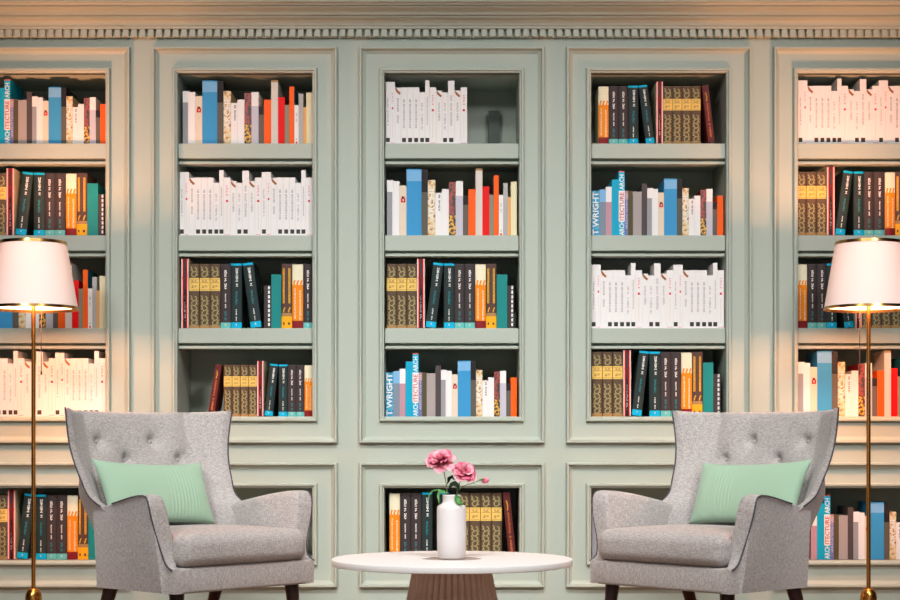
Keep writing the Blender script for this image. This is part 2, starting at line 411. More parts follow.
glyphs(D_, .21, .08, 5, 39, 'dbrown', 1.2, 70); glyphs(D_, .75, .08, 5, 39, 'dbrown', 1.2, 71)
bt('yfoot', 10.6, 64.6, 'brown hardback with yellow-orange foot', [(0, 'dbrown'), (52.5, 'yorange')], dec=D_, side='dbrown',
   rib=[([(.18, 48.5), (.25, 45.5), (.34, 43.5)], 'goldline', 1.2), ([(.66, 48.5), (.74, 45.5), (.83, 43.5)], 'goldline', 1.2)], **HB)
bt('plainteal', 11, 54, 'plain teal hardback', [(0, 'teal')], name='hardback', depth=.21)
D_ = [(.58, .86, .3+4.6*k, .3+4.6*k+3.1, 'wtxt') for k in range(9)]
bt('dots', 6.5, 42.6, 'short black book with dotted spine', [(0, 'brownblack')], dec=D_, depth=.2)
D_ = []; glyphs(D_, .5, .3, 20, 58, 'wineor', 2, 80, .1)
bt('wine', 7.4, 65, 'dark red leaning hardback', [(0, 'wine')], dec=D_, rib=[([(.4, 8), (.55, 13), (.45, 18)], 'goldline', 1.0)], side='darkred', name='hardback', depth=.235)
bt('slate', 5.5, 31, 'slim slate upright slab', [(0, 'slate')], depth=.03)

_txt_cache = {}
def text_polys(s):
    """outline polygons of a word set in the built-in font: (verts, faces, width, height)"""
    if s in _txt_cache: return _txt_cache[s]
    cu = bpy.data.curves.new('word', 'FONT'); cu.body = s; cu.size = 1; cu.resolution_u = 2; cu.offset = .022
    o = bpy.data.objects.new('word', cu); COL.objects.link(o)
    dg = bpy.context.evaluated_depsgraph_get(); dg.update()
    me = bpy.data.meshes.new_from_object(o.evaluated_get(dg))
    vs = [tuple(v.co) for v in me.vertices]; fs = [tuple(p.vertices) for p in me.polygons]
    bpy.data.objects.remove(o); bpy.data.curves.remove(cu); bpy.data.meshes.remove(me)
    x0 = min(v[0] for v in vs); x1 = max(v[0] for v in vs); y0 = min(v[1] for v in vs); y1 = max(v[1] for v in vs)
    vs = [((v[0]-x0)/(x1-x0), (v[1]-y0)/(y1-y0)) for v in vs]
    _txt_cache[s] = (vs, fs); return _txt_cache[s]

def blotch_mat(kind):
    if 'b_'+kind in MATS: return MATS['b_'+kind]
    m = bpy.data.materials.new('cover_pattern_'+kind); m.use_nodes = True
    nt = m.node_tree; b = nt.nodes['Principled BSDF']; b.inputs['Roughness'].default_value = .5
    tc = nt.nodes.new('ShaderNodeTexCoord'); nz = nt.nodes.new('ShaderNodeTexNoise'); rp = nt.nodes.new('ShaderNodeValToRGB')
    nz.inputs['Detail'].default_value = 3
    nt.links.new(tc.outputs['Object'], nz.inputs['Vector']); nt.links.new(nz.outputs['Fac'], rp.inputs['Fac']); nt.links.new(rp.outputs['Color'], b.inputs['Base Color'])
    stops = {'archi': (45, [(.3, (120,72,40)), (.42, (206,160,96)), (.52, (220,204,164)), (.62, (226,216,190)), (.75, (190,120,60))]),
             'darkred': (40, [(.34, (52,46,48)), (.45, (66,52,52)), (.5, (150,62,52)), (.62, (160,70,58)), (.72, (40,36,38))]),
             'darkredlow': (60, [(.36, (40,36,36)), (.48, (60,44,40)), (.53, (228,170,40)), (.7, (236,188,60))]),
             'wright': (50, [(.35, (10,88,120)), (.47, (24,150,196)), (.56, (60,170,210)), (.66, (120,140,110))])}[kind]
    nz.inputs['Scale'].default_value = stops[0]
    el = rp.color_ramp.elements
    while len(el) < len(stops[1]): el.new(.5)
    for e, (p, c) in zip(el, stops[1]): e.position = p; e.color = lin(c)+(1,)
    MATS['b_'+kind] = m; return m

proto = {}
def build_book(key):
    t = T[key]; w, h, dep = t['w']*PB-(.0006 if t['bulge'] else .0008), t['h']*PB, t['depth']
    mats = []; idx = {}
    def mi(c):
        if c not in idx: idx[c] = len(mats); mats.append(bmat(c) if isinstance(c, str) else c)
        return idx[c]
    bm = bmesh.new(); bul = t['bulge']
    def ysp(fx): return bul*((2*fx-1)**2-1) if bul else 0.0      # towards the reader is -y
    nx = 8 if bul else 1
    bands = t['bands']; zs = [h-b[0]*PB for b in bands]+[0]
    th = .003
    for k, b in enumerate(bands):
        m_ = mi(blotch_mat(t['blotch'])) if t['blotch'] else mi(b[1])
        parts = [(zs[k], zs[k+1], m_)]
        if key == 'darkred': parts = [(h, h*.38, m_), (h*.38, 0, mi(blotch_mat('darkredlow')))]
        for za, zb, mm in parts:
            for i in range(nx):
                f0, f1 = i/nx, (i+1)/nx
                xa, xb = (f0-.5)*w, (f1-.5)*w
                quad(bm, ((xa, ysp(f0), zb), (xb, ysp(f1), zb), (xb, ysp(f1), za), (xa, ysp(f0), za)), mm)
    # thickness of the spine: top, bottom and inner face
    top_c = mi(bands[0][1]) if not t['blotch'] else mi(t['side']); sd = mi(t['side'])
    for i in range(nx):
        f0, f1 = i/nx, (i+1)/nx; xa, xb = (f0-.5)*w, (f1-.5)*w
        quad(bm, ((xa, ysp(f0), h), (xb, ysp(f1), h), (xb, th, h), (xa, th, h)), top_c)
        quad(bm, ((xa, ysp(f0), 0), (xa, th, 0), (xb, th, 0), (xb, ysp(f1), 0)), sd)
    quad(bm, ((-w/2+th, th, 0), (-w/2+th, th, h), (w/2-th, th, h), (w/2-th, th, 0)), sd)
    tb = min(.0028, w*.22)
    for s in (-1, 1):
        a, b = sorted((s*w/2, s*(w/2-tb))); box(bm, a, b, .0012, dep, 0, h, sd)
    e = .0005
    def P(fx, z, lift=e): return ((fx-.5)*w, ysp(fx)-lift, z)
    for (a, b, t0, t1, c) in t['dec']:
        t0 = max(t0, .2); t1 = min(t1, t['h']-.1)
        if t1 <= t0: continue
        n = max(1, int((b-a)*nx+.5)) if bul else 1
        for i in range(n):
            f0 = a+(b-a)*i/n; f1 = a+(b-a)*(i+1)/n
            quad(bm, (P(f0, h-t1*PB), P(f1, h-t1*PB), P(f1, h-t0*PB), P(f0, h-t0*PB)), mi(c))
    for (line, c, rw) in t['rib']:
        pts = [Vector(((f-.5)*w, 0, h-p*PB)) for f, p in line]
        prev = None
        for i, p in enumerate(pts):
            d = (pts[min(i+1, len(pts)-1)]-pts[max(i-1, 0)]).normalized()
            nrm = Vector((-d.z, 0, d.x))*rw*PB*.5
            q = []
            for r_ in (p+nrm, p-nrm):
                fx = min(max(r_.x/w+.5, .02), .98); q.append(Vector(((fx-.5)*w, ysp(fx)-e*1.4, min(max(r_.z, .001), h-.001))))
            if prev: quad(bm, (prev[0], q[0], q[1], prev[1]), mi(c))
            prev = q
    for (s, u, tb_, gh, ln, c) in t['txt']:
        vs, fs = text_polys(s)                      # word reads upwards along the spine
        vv = [bm.verts.new(((u-.5+gh*(.5-y))*w, -e*1.5, h-tb_*PB+x*ln*PB)) for x, y in vs]
        for f in fs:
            try: bm.faces.new([vv[i] for i in f]).material_index = mi(c)
            except ValueError: pass
    o = link_mesh(t['name'], bm, mats, recalc=False)
    bp = bmesh.new(); box(bp, -w/2+tb, w/2-tb, th, dep-.004, .003, h-.004)
    link_mesh('page_block', bp, t['pages'], o)
    COL.objects.unlink(o); [COL.objects.unlink(c) for c in o.children]
    proto[key] = (o, list(o.children))
    return proto[key]
used_first = set()
def put(key):
    if key not in proto: build_book(key)
    o, ch = proto[key]
    if key not in used_first:
        used_first.add(key); COL.objects.link(o); [COL.objects.link(c) for c in ch]
        return o
    c = o.copy(); COL.objects.link(c)
    for k in ch:
        d = k.copy(); COL.objects.link(d); d.parent = c
    return c

ROWN = ['top', 'second', 'third', 'fourth', 'bottom']
SHELF_Z = [Z(143.0)+.0004, Z(235.0)+.0004, Z(328.0)+.0004, Z(UP_B)+.0004, Z(LO_B)+.0004]
ORD = ['', 'first', 'second', 'third', 'fourth', 'fifth', 'sixth', 'seventh', 'eighth']
NUM = ['', 'one', 'two', 'three', 'four', 'five', 'six', 'seven', 'eight']
def shelf(bay, row, items, sz=1.0, what='books'):
    """items: (type, left px, right px at the shelf[, lean deg])"""
    cnt = {}
    for it in items: cnt[it[0]] = cnt.get(it[0], 0)+1
    seen = {}
    for it in items:
        key, a, b = it[0], it[1], it[2]; lean = it[3] if len(it) > 3 else 0
        t = T[key]; o = put(key)
        sx = (b-a)/t['w']; xc = X((a+b)/2, YB)
        o.scale = (sx, 1, sz*(it[5] if len(it) > 5 else 1)); dy = it[4] if len(it) > 4 else 0
        z = SHELF_Z[row]
        o.location = (xc, YB+dy+random.uniform(0, .0004 if t['name'] == 'paperback' else .002)+(t['bulge']), z)
        o.rotation_euler = (0, 0, 0)
        if lean:
            # rotate about the view axis; pivot on the bottom corner that bears on the shelf
            th = R(lean); w2 = (b-a)*PB/2
            o.rotation_euler = (0, th, 0)
            o.location.z = z+w2*abs(math.sin(th))+.002
        seen[key] = seen.get(key, 0)+1; n = cnt[key]
        where = f'{ROWN[row]} shelf, {bay_names[bay]} bay'
        if n > 1: lab = f'{t["look"]}, {ORD[seen[key]]} of {NUM[n]}, {where}'
        else: lab = f'{t["look"]} on {where}'
        tag(o, lab, 'book', f'{what} on the {ROWN[row]} shelf of the {bay_names[bay]} bay')
def seq(keys, a, b):
    tot = sum(T[k]['w'] for k in keys); s = (b-a)/tot; out = []; x = a
    for k in keys: out.append((k, x, x+T[k]['w']*s)); x += T[k]['w']*s
    return out
WF = 'A B Cc D D D E F G C2 E H C2 G'.split()
WALL = WF+'A B Cc D D D E F G'.split()
CA = 'wright bluegrey mauve cyan arch violet dolive taupe charcoal'.split()
CB = 'grey white cream blue blackgrey archi script white2 darkred lilac small orange'.split()
CC = 'beige red olive othin wtext grey2 peach cream2'.split()
# far left bay
shelf(0, 0, seq((CA+CB)[3:], -2.5, 106.2), .9, 'colourful books')
shelf(0, 1, [('ornate', -13.5, -4), ('ornate', -3.8, 6), ('striped', 6.4, 14), ('teal', 15.0, 26, 6.4), ('teal', 33.4, 44.3), ('black', 44.6, 54.4), ('black', 54.6, 65), ('flame', 65.6, 76.2), ('yfoot', 76.4, 87), ('plainteal', 87.2, 98), ('dots', 98.2, 104.2)], .97, 'dark hardbacks')
shelf(0, 2, seq('blue blackgrey archi script white2 darkred lilac small orange'.split()+CC, -2.3, 105.6), 1.02, 'colourful books')
shelf(0, 3, seq('D D E F G C2 E H C2 G A B Cc D D D E F G'.split(), -4.5, 105.4), 1.0, 'white paperbacks')
shelf(0, 4, [('ornate', -2.8, 7.2), ('striped', 7.6, 15.3), ('teal', 16.3, 27, 7.0), ('teal', 35.6, 46), ('black', 46.2, 56.2), ('black', 56.4, 66.8), ('flame', 67, 77.4), ('yfoot', 77.6, 88), ('plainteal', 88.2, 98)], 1.0, 'dark hardbacks')
# left centre bay
shelf(1, 0, seq(CB+CC, 182.6, 312.4), 1.0, 'colourful books')
shelf(1, 1, seq(WALL, 179.6, 312.4), 1.0, 'white paperbacks')
shelf(1, 2, [('striped', 181.2, 188.6), ('ornate', 189, 199), ('ornate', 199.4, 209.6), ('ornate', 209.9, 220), ('black', 220.4, 230.6), ('teal', 231, 241.6), ('teal', 250.6, 261.4, -7.4), ('dots', 264, 271), ('plainteal', 271.2, 281.2), ('yfoot', 281.4, 292), ('flame', 292.2, 303), ('black', 303.2, 312.6)], 1.0, 'dark hardbacks')
shelf(1, 3, [('wine', 207.6, 214, 8.6), ('ornate', 223.6, 231.8), ('ornate', 232.2, 240), ('ornate', 240.4, 248.4), ('ornate', 248.8, 257), ('striped', 257.2, 263.4), ('teal', 264.2, 272.6, 6.2), ('teal', 278.6, 287.4), ('black', 287.8, 296), ('black', 296.2, 304.2), ('flame', 304.4, 312.6)], .8, 'dark hardbacks')
# middle bay
shelf(2, 0, seq(WF, 385.6, 467.2)+[], .975, 'white paperbacks')
shelf(2, 1, seq(CB+CC, 386.8, 517), 1.05, 'colourful books')
shelf(2, 2, [('ornate', 386.6, 396.6), ('ornate', 396.9, 406.6), ('ornate', 407, 416.8), ('striped', 417, 424.8), ('teal', 425.6, 435.8, 6.8), ('teal', 443.8, 454.2), ('black', 454.5, 464.4), ('black', 464.7, 475), ('flame', 475.3, 485.8), ('yfoot', 486, 496.5), ('plainteal', 496.7, 507.4), ('dots', 507.6, 514)], 1.0, 'dark hardbacks')
shelf(2, 3, seq(CA+CB, 385.4, 517), .88, 'colourful books')
shelf(2, 4, [('flame', 389.4, 399.8), ('black', 400.1, 410.4), ('black', 410.7, 421.2), ('teal', 421.5, 432.4), ('teal', 443.5, 453.5, -3.6), ('ornate', 459.6, 469.2), ('ornate', 469.6, 480.4), ('ornate', 480.8, 491.2), ('ornate', 491.5, 501.8), ('wine', 509, 516.2, -5.6)], 1.03, 'dark hardbacks')
# right centre bay
shelf(3, 0, [('flame', 598.5, 608.7), ('black', 609, 618.6), ('black', 618.8, 628), ('teal', 628.4, 638.4), ('teal', 646, 655, -7.4), ('striped', 656.4, 663), ('ornate', 663.3, 672.4), ('ornate', 672.6, 681.8), ('ornate', 682, 691.2), ('ornate', 691.4, 700.8), ('wine', 708.4, 715, -6.4)], .9, 'dark hardbacks')
shelf(3, 1, seq(CA+CB, 591.6, 723.4), .9, 'colourful books')
shelf(3, 2, seq(WALL, 591.4, 724.2), 1.0, 'white paperbacks')
shelf(3, 3, [('ornate', 592, 602.2), ('ornate', 602.6, 612.6), ('ornate', 613, 623), ('striped', 623.3, 631, 0, 0, .955), ('teal', 631.8, 641.6, 6.7), ('teal', 649.6, 660.4), ('black', 660.7, 670.6), ('black', 670.8, 681.2), ('flame', 681.5, 692), ('yfoot', 692.2, 702.8), ('plainteal', 703, 713.4), ('dots', 713.6, 720.6)], 1.0, 'dark hardbacks')
shelf(3, 4, [('grey', 592, 600)], 1.03, 'colourful books')
# far right bay
shelf(4, 0, seq('A B Cc D D D E F G C2 E H C2 G A B Cc D D'.split(), 798.2, 906), 1.0, 'white paperbacks')
shelf(4, 1, [('ornate', 797.4, 806.3), ('ornate', 806.7, 816.4), ('ornate', 816.7, 826.6), ('striped', 827, 834.7), ('teal', 835.4, 845, 7.4), ('teal', 853.9, 864), ('black', 864.3, 874.4), ('black', 874.6, 885), ('flame', 885.3, 895.3), ('yfoot', 895.5, 906)], .99, 'dark hardbacks')
shelf(4, 2, [('flame', 798, 807.4), ('black', 807.8, 817.2), ('black', 817.5, 826.8), ('teal', 827.1, 837.2), ('teal', 844.8, 854.4, -7), ('striped', 855.4, 861.8), ('ornate', 862.2, 871.6), ('ornate', 872, 881.4), ('ornate', 881.8, 891.2), ('ornate', 891.6, 901)], 1.0, 'dark hardbacks')
shelf(4, 3, seq(CB+'beige red olive othin'.split(), 798, 907), 1.03, 'colourful books')
shelf(4, 4, seq('mauve cyan arch violet dolive taupe charcoal grey white cream blue blackgrey archi script'.split(), 811, 902), .9, 'colourful books')
# slim upright piece standing at the back of the top shelf
o = put('slate'); o.rotation_euler = (0, 0, 0); o.scale = (2.1, 1, 1.52); o.name = 'slab'; o.location = (X(494.0, YW+.42)*1.0, YW+.40, SHELF_Z[0])
tag(o, 'slim slate bookend at the empty end of top shelf, middle bay', 'slab')

# ------------------------------------------------------------------ armchairs
SP = lambda m, u, v, z: Vector((m*(u-.4), v-.3, z))
VT = [(.27, .42), (.56, .42), (.60, .45), (.624, .49), (.65, .54), (.675, .57), (.73, .598), (.805, .632), (.88, .652), (.95, .656), (1.08, .65)]
VB = [(.27, .53), (.39, .54), (.5, .60), (.63, .69), (.73, .75), (.88, .812), (1.08, .872)]
VI = [(.27, .47), (.40, .53), (.52, .605), (.7, .678), (.88, .74), (1.08, .80)]
DL = [(.27, -.004), (.5, -.003), (.6, .002), (.68, .018), (.8, .037), (.9, .053), (1.08, .08)]
BUTTONS = [(.185, .905), (.50, .905), (.335, .82), (.63, .82)]
ARM = [(0, .375), (.012, .379), (.028, .387), (.042, .40), (.052, .42), (.06, .45), (.065, .48), (.068, .52), (.07, .56), (.073, .60), (.077, .635), (.083, .66), (.096, .678), (.12, .684), (.16, .682), (.22, .674), (.28, .664), (.34, .653), (.40, .642), (.49, .625), (.55, .607)]
def flare(v, z):
    a = min(max((z-.38)/.28, 0), 1); b = min(max((v-.08)/.40, 0), 1)
    return .06*a*a*(3-2*a)*(1-b*b*(3-2*b))
def section(z, n=81):
    vt, vb, vi, d = smooth_tab(VT, z), smooth_tab(VB, z), smooth_tab(VI, z), smooth_tab(DL, z)
    ex = lerp_tab([(.6, 30), (.64, 22), (.69, 12), (.74, 6), (.80, 3.4), (.9, 2.6)], z)
    out, inn = [], []
    for i in range(n):
        th = math.pi*i/(n-1)
        c, s = math.cos(th), math.sin(th)
        kk = 1-abs(2*i/(n-1)-1); kk = kk**1.6
        ou = -d+(.4+d)*kk
        out.append((ou if i <= n//2 else .8-ou, vt+(vb-vt)*(1-(1-kk)**ex)))
        f = i/(n-1)                                   # inner: wing, panel, wing
        tip = -d+.034
        fw = .24; seam = .12
        g = f if f <= .5 else 1-f
        if g < fw:
            k = g/fw; u = tip+(seam-tip)*k; v = vt+(vi-vt)*(1-(1-k)**1.25)
        else:
            k = (g-fw)/(.5-fw); u = seam+(.4-seam)*k
            v = vi-.018*math.sin(math.pi*min(k*1.6, 1))*math.exp(-2*k)+.012*k
        if f > .5: u = .8-u
        for bu, bz in BUTTONS:
            r2 = (u-bu)**2+((z-bz)*1.0)**2
            v += .03*math.exp(-r2/(2*.018**2))+.018*math.exp(-r2/(2*.05**2))
        inn.append((u, v))
    return out, inn
def armchair(m, loc, rotz, label, side):
    root = empty('armchair', loc, rotz); tag(root, label, 'armchair', 'pair of wing armchairs')
    # backrest with wings
    n = 81; bm = bmesh.new(); rings = []
    ztop = 1.044; r = .022
    levels = [(.275+(ztop-r-.275)*i/70, 1.0) for i in range(71)]+[(ztop-r+r*math.sin(a), math.cos(a)) for a in [R(18), R(36), R(54), R(70), R(82)]]
    for z, k in levels:
        out, inn = section(z)
        k = max(k, .12); ring = []
        pts = []
        for i in range(n):
            mu, mv = (out[i][0]+inn[i][0])/2, (out[i][1]+inn[i][1])/2
            pts.append(((mu+(out[i][0]-mu)*k, mv+(out[i][1]-mv)*k), (mu+(inn[i][0]-mu)*k, mv+(inn[i][1]-mv)*k)))
        for q in [p[0] for p in pts]+[p[1] for p in reversed(pts)]:
            zz = z+(.012*abs((q[0]-.4)/.47)**5 if z > .8 else 0)*min(1, (z-.8)/.25 if z > .8 else 0)
            ring.append(bm.verts.new(SP(m, q[0], q[1], zz)))
        rings.append(ring)
    L = len(rings[0])
    for a, b in zip(rings, rings[1:]):
        for i in range(L): bm.faces.new((a[i], a[(i+1) % L], b[(i+1) % L], b[i]))
    bm.faces.new(rings[0]); 
    top = rings[-1]
    for i in range(n-1): bm.faces.new((top[i], top[i+1], top[L-2-i], top[L-1-i]))
    back = link_mesh('backrest', bm, FABRIC, root, smooth=50)
    for bu, bz in BUTTONS:
        out, inn = section(bz); v = min(inn, key=lambda q: abs(q[0]-bu))[1]
        bm = bmesh.new(); bmesh.ops.create_uvsphere(bm, u_segments=12, v_segments=8, radius=.0105)
        for vv in bm.verts: vv.co = Vector((vv.co.x, vv.co.y*.6, vv.co.z))+SP(m, bu, v-.004, bz)
        link_mesh('button', bm, FABRIC, back, smooth=180)
    # arms
    for s in (0, 1):
        bm = bmesh.new(); rings = []
        for v, zt in ARM:
            tk = .05+.035*min(max((zt-.38)/.25, 0), 1)
            if v > .2: tk = .085-.03*min(max((v-.3)/.12, 0), 1)
            sec = [(0, .272), (0, zt-.012), (.002, zt-.004), (.008, zt), (tk-.03, zt+.001), (tk-.012, zt-.004), (tk-.003, zt-.014), (tk, zt-.03), (tk, .272)]
            sec = [(u, max(z, .272)) for u, z in sec]
            vv = v
            rings.append([bm.verts.new(SP(m, u-flare(v, z) if s == 0 else .8-u+flare(v, z), vv if z > .29 else min(vv, .525), z)) for u, z in sec])
        L = len(rings[0])
        for a, b in zip(rings, rings[1:]):
            for i in range(L): bm.faces.new((a[i], a[(i+1) % L], b[(i+1) % L], b[i]))
        bm.faces.new(rings[0]); bm.faces.new(rings[-1])
        arm = link_mesh('arm', bm, FABRIC, root, smooth=40)
        bm = bmesh.new()
        U = lambda u: u if s == 0 else .8-u
        tube(bm, [SP(m, U(-.0035-flare(v, z)), v+.003, z-.003) for v, z in ARM[:-2]], .0036, 6)
        link_mesh('arm_piping', bm, PIPE, arm, smooth=180)
    # wing piping along the front edge and across nothing else
    for s in (0, 1):
        bm = bmesh.new(); P_ = []
        for i in range(40):
            z = .624+(1.044-.624)*i/39
            d = smooth_tab(DL, z); vt = smooth_tab(VT, z)
            u = -d-.001; zz = z+(.012*abs((u-.4)/.47)**5)*min(1, (z-.8)/.25) if z > .8 else z
            P_.append(SP(m, u if s == 0 else .8-u, vt-.002, zz))
        tube(bm, P_, .0036, 6)
        link_mesh('wing_piping', bm, PIPE, back, smooth=180)
    # front rail and frame
    bm = bmesh.new(); bbox(bm, -.396, .396, -.301, .22, .27, .377, .012, 3)
    link_mesh('seat_frame', bm, FABRIC, root, smooth=40)
    # loose seat cushion (moves with the chair, lies in it)
    bm = bmesh.new(); bmesh.ops.create_cube(bm, size=2); bmesh.ops.subdivide_edges(bm, edges=bm.edges[:], cuts=15, use_grid_fill=True)
    hx, hy, hz, rr = .355, .285, .068, .045
    for v in bm.verts:
        c = [math.copysign(abs(q)**.7, q) for q in v.co]
        p = Vector((c[0]*hx, c[1]*hy, c[2]*hz))
        q = Vector((max(min(p.x, hx-rr), rr-hx), max(min(p.y, hy-rr), rr-hy), max(min(p.z, hz-rr), rr-hz)))
        d = p-q
        if d.length > 1e-6: p = q+d.normalized()*rr
        fx, fy = 1-(p.x/hx)**2, 1-(p.y/hy)**2
        if p.z > 0: p.z += .022*max(fx, 0)**.6*max(fy, 0)**.6
        if p.y < 0: p.y -= .012*max(fx, 0)**.5*(1-(p.z/.09)**2)
        # notched round the arms: wide only in front of them
        w = 1 if p.y < -hy+.09 else .925
        p.x *= w
        v.co = p+SP(m, .4, .27, .378+hz)
    cu = link_mesh('seat_cushion', bm, FABRIC, root, smooth=180)
    # legs
    for (u, v, du, dv) in ((.075, .07, -.015, -.025), (.725, .07, .015, -.025), (.05, .485, -.02, .10), (.66, .485, .02, .14)):
        bm = bmesh.new()
        tube(bm, [SP(m, u, v, .285), SP(m, u+du*.5, v+dv*.5, .14), SP(m, u+du, v+dv, 0.0005)], [.033, .025, .016], 14)
        link_mesh('leg', bm, LEGW, root, smooth=40)
    return root
def lumbar(m, loc, rotz, label):
    hw, hh, ht = .293, .147, .056
    bm = bmesh.new(); nu, nv = 96, 24; grid = {}
    for side in (1, -1):
        for i in range(nu+1):
            for j in range(nv+1):
                a, b = 2*i/nu-1, 2*j/nv-1
                if side == -1 and (i in (0, nu) or j in (0, nv)): grid[side, i, j] = grid[1, i, j]; continue
                f = (max(1-a**4, 0)**.5)*(max(1-b**2, 0)**.5)
                x = a*hw*(1-.06*(1-b*b)*abs(a)**3)-(.036*(.5+.5*b)*max(-a, 0)**2); z = b*hh*(1-.09*(1-a*a)*(1 if b > 0 else .2)+.05*a**4)
                y = -side*ht*f
                if side == 1 and .02 < a < .86:
                    y += .0026*math.sin(a*92)*f*min(1, (a-.02)*8, (.86-a)*8)
                grid[side, i, j] = bm.verts.new((x, y, z))
    for side in (1, -1):
        for i in range(nu):
            for j in range(nv):
                q = (grid[side, i, j], grid[side, i+1, j], grid[side, i+1, j+1], grid[side, i, j+1])
                bm.faces.new(q if side == 1 else q[::-1])
    M = Matrix.Translation(SP(m, .379, .583, .676)) @ Matrix.Rotation(R(1.8*m), 4, 'Y') @ Matrix.Rotation(R(-21), 4, 'X')
    for v in bm.verts:
        v.co = M @ Vector((v.co.x*m, v.co.y, v.co.z))
    o = link_mesh('lumbar_cushion', bm, PILLOW_M, None, loc, rotz, smooth=180)
    tag(o, label, 'cushion', 'mint green cushions')
CHX, CHY, CHR = 1.1106, 7.498, 48
armchair(1, (-CHX, CHY, 0), R(CHR), 'left grey linen wing armchair with tufted back, beside the left lamp', 'left')
armchair(-1, (CHX, CHY, 0), R(-CHR), 'right grey linen wing armchair with tufted back, beside the right lamp', 'right')
lumbar(1, (-CHX, CHY, 0), R(CHR), 'mint green pleated lumbar cushion leaning on the left armchair')
lumbar(-1, (CHX, CHY, 0), R(-CHR), 'mint green pleated lumbar cushion leaning on the right armchair')

# ------------------------------------------------------------------ coffee table
TY = 7.0; TZ = Z(558.4, TY); TR = 120.5*TY/F
table = empty('coffee_table', (0, TY, 0)); tag(table, 'round white coffee table on a fluted taupe pedestal between the armchairs', 'table')
bm = bmesh.new()
hr = .123
prof = [(hr, TZ-.027), (TR-.004, TZ-.027), (TR-.001, TZ-.0255), (TR, TZ-.023), (TR, TZ-.003), (TR-.001, TZ-.001), (TR-.003, TZ), (hr+.003, TZ), (hr, TZ-.004)]
lathe(bm, prof+[prof[0]], 128, close=False); link_mesh('table_top', bm, WHITE_TOP, table, smooth=40)
bm = bmesh.new(); lathe(bm, [(hr-.0005, TZ-.02), (hr-.0005, TZ-.002)], 64); link_mesh('inlay_disc', bm, GREIGE, table, smooth=40)
bm = bmesh.new()
NF = 40
lathe(bm, [(.242, .0005), (.24, .01), (.16, TZ-.0275)], NF*8, flute=lambda a: -.085*(1-abs(math.sin(a*NF/2)))**1.5)
link_mesh('pedestal', bm, TAUPE, table, smooth=30)
# vase
VZ = TZ-.002+.0003
bm = bmesh.new()
lathe(bm, [(.05, VZ), (.056, VZ+.002), (.0585, VZ+.008), (.0605, VZ+.1), (.0605, VZ+.2), (.0595, VZ+.212), (.055, VZ+.221), (.042, VZ+.228), (.0375, VZ+.233), (.0365, VZ+.24), (.0365, VZ+.258), (.038, VZ+.262), (.036, VZ+.265), (.031, VZ+.262), (.031, VZ+.23), (.03, VZ+.06), (.0, VZ+.055)][:-1]+[(.004, VZ+.055)], 64, close=True)
vase = link_mesh('vase', bm, VASE_M, None, (X(451.5, TY), TY, 0), 0, smooth=50)
tag(vase, 'matte white ceramic bottle vase on the coffee table', 'vase')

def petal_mat(name, a, b):
    return mat(name, a, rough=.6, spec=.2, var=(38, b))
PETAL = petal_mat('pink_petal', (234, 138, 160), (206, 92, 126)); PETAL_L = petal_mat('light_pink_petal', (250, 194, 200), (234, 136, 160))
STEM = mat('green_stem', (104, 128, 74), rough=.6); LEAF = mat('fresh_leaf', (130, 204, 124), rough=.5, var=(60, (104, 176, 100))); LEAFD = mat('dark_leaf', (44, 74, 52), rough=.5)
SEPAL = mat('sepal_red', (150, 70, 72), rough=.6)
def petal(bm, M, L, Wd, cup, curl, mi, rnd):
    nu, nv = 6, 6; g = {}
    ph = rnd.uniform(0, 6)
    for i in range(nu+1):
        s = i/nu; wd = Wd*(.3+.7*math.sin(math.pi*min(.62*s+.0, .5))**.8)*(1-.28*max(s-.75, 0)*4)
        for j in range(nv+1):
            t = 2*j/nv-1
            x = t*wd*.5; y = L*s*(1-.10*t*t*s)
            z = cup*(s**1.3)*L-curl*L*max(s-.6, 0)**2*6+.16*L*t*t*(1-.4*s)+.07*L*math.sin(5*t+ph)*s
            g[i, j] = bm.verts.new(M @ Vector((x, y, z)))
    for i in range(nu):
        for j in range(nv): bm.faces.new((g[i, j], g[i+1, j], g[i+1, j+1], g[i, j+1])).material_index = mi
def bloom(c, axis, rad, seed):
    rnd = random.Random(seed); bm = bmesh.new()
    zax = Vector(axis).normalized(); q = zax.to_track_quat('Z', 'Y').to_matrix().to_4x4()
    for (n, L, Wd, tilt, lift, mi) in ((7, 1.0, .86, 8, -.10, 1), (7, .9, .78, 26, -.02, 0), (6, .72, .66, 46, .04, 1), (6, .5, .5, 62, .06, 0), (5, .34, .36, 76, .08, 0)):
        for k in range(n):
            a = 2*math.pi*(k+rnd.uniform(-.18, .18))/n+L*5
            M = Matrix.Translation(c) @ q @ Matrix.Rotation(a, 4, 'Z') @ Matrix.Translation((0, .02*rad, lift*rad)) @ Matrix.Rotation(R(tilt+rnd.uniform(-9, 9)), 4, 'X')
            petal(bm, M, L*rad*rnd.uniform(.9, 1.06), Wd*rad, .12, .12, mi, rnd)
    return bm
def leafm(pts, wd):
    bm = bmesh.new(); pts = [Vector(p) for p in pts]; n = len(pts); prev = None
    for i, p in enumerate(pts):
        d = (pts[min(i+1, n-1)]-pts[max(i-1, 0)]).normalized()
        sd = d.cross(Vector((0, -1, .25))).normalized()
        w = wd*math.sin(math.pi*min(max((i+.15)/(n-.7), 0), 1))**.8
        row = [bm.verts.new(p-sd*w), bm.verts.new(p-sd*w*.5+Vector((0, -.002, 0))), bm.verts.new(p+Vector((0, .001, 0))), bm.verts.new(p+sd*w*.5+Vector((0, -.002, 0))), bm.verts.new(p+sd*w)]
        if prev:
            for a in range(4): bm.faces.new((prev[a], prev[a+1], row[a+1], row[a]))
        prev = row
    bmesh.ops.solidify(bm, geom=bm.faces[:], thickness=.0006)
    return bm
def V3(px, py, dy=0): return Vector((X(px, TY+dy), TY+dy, Z(py, TY+dy)))
base = V3(451, 542, .008)
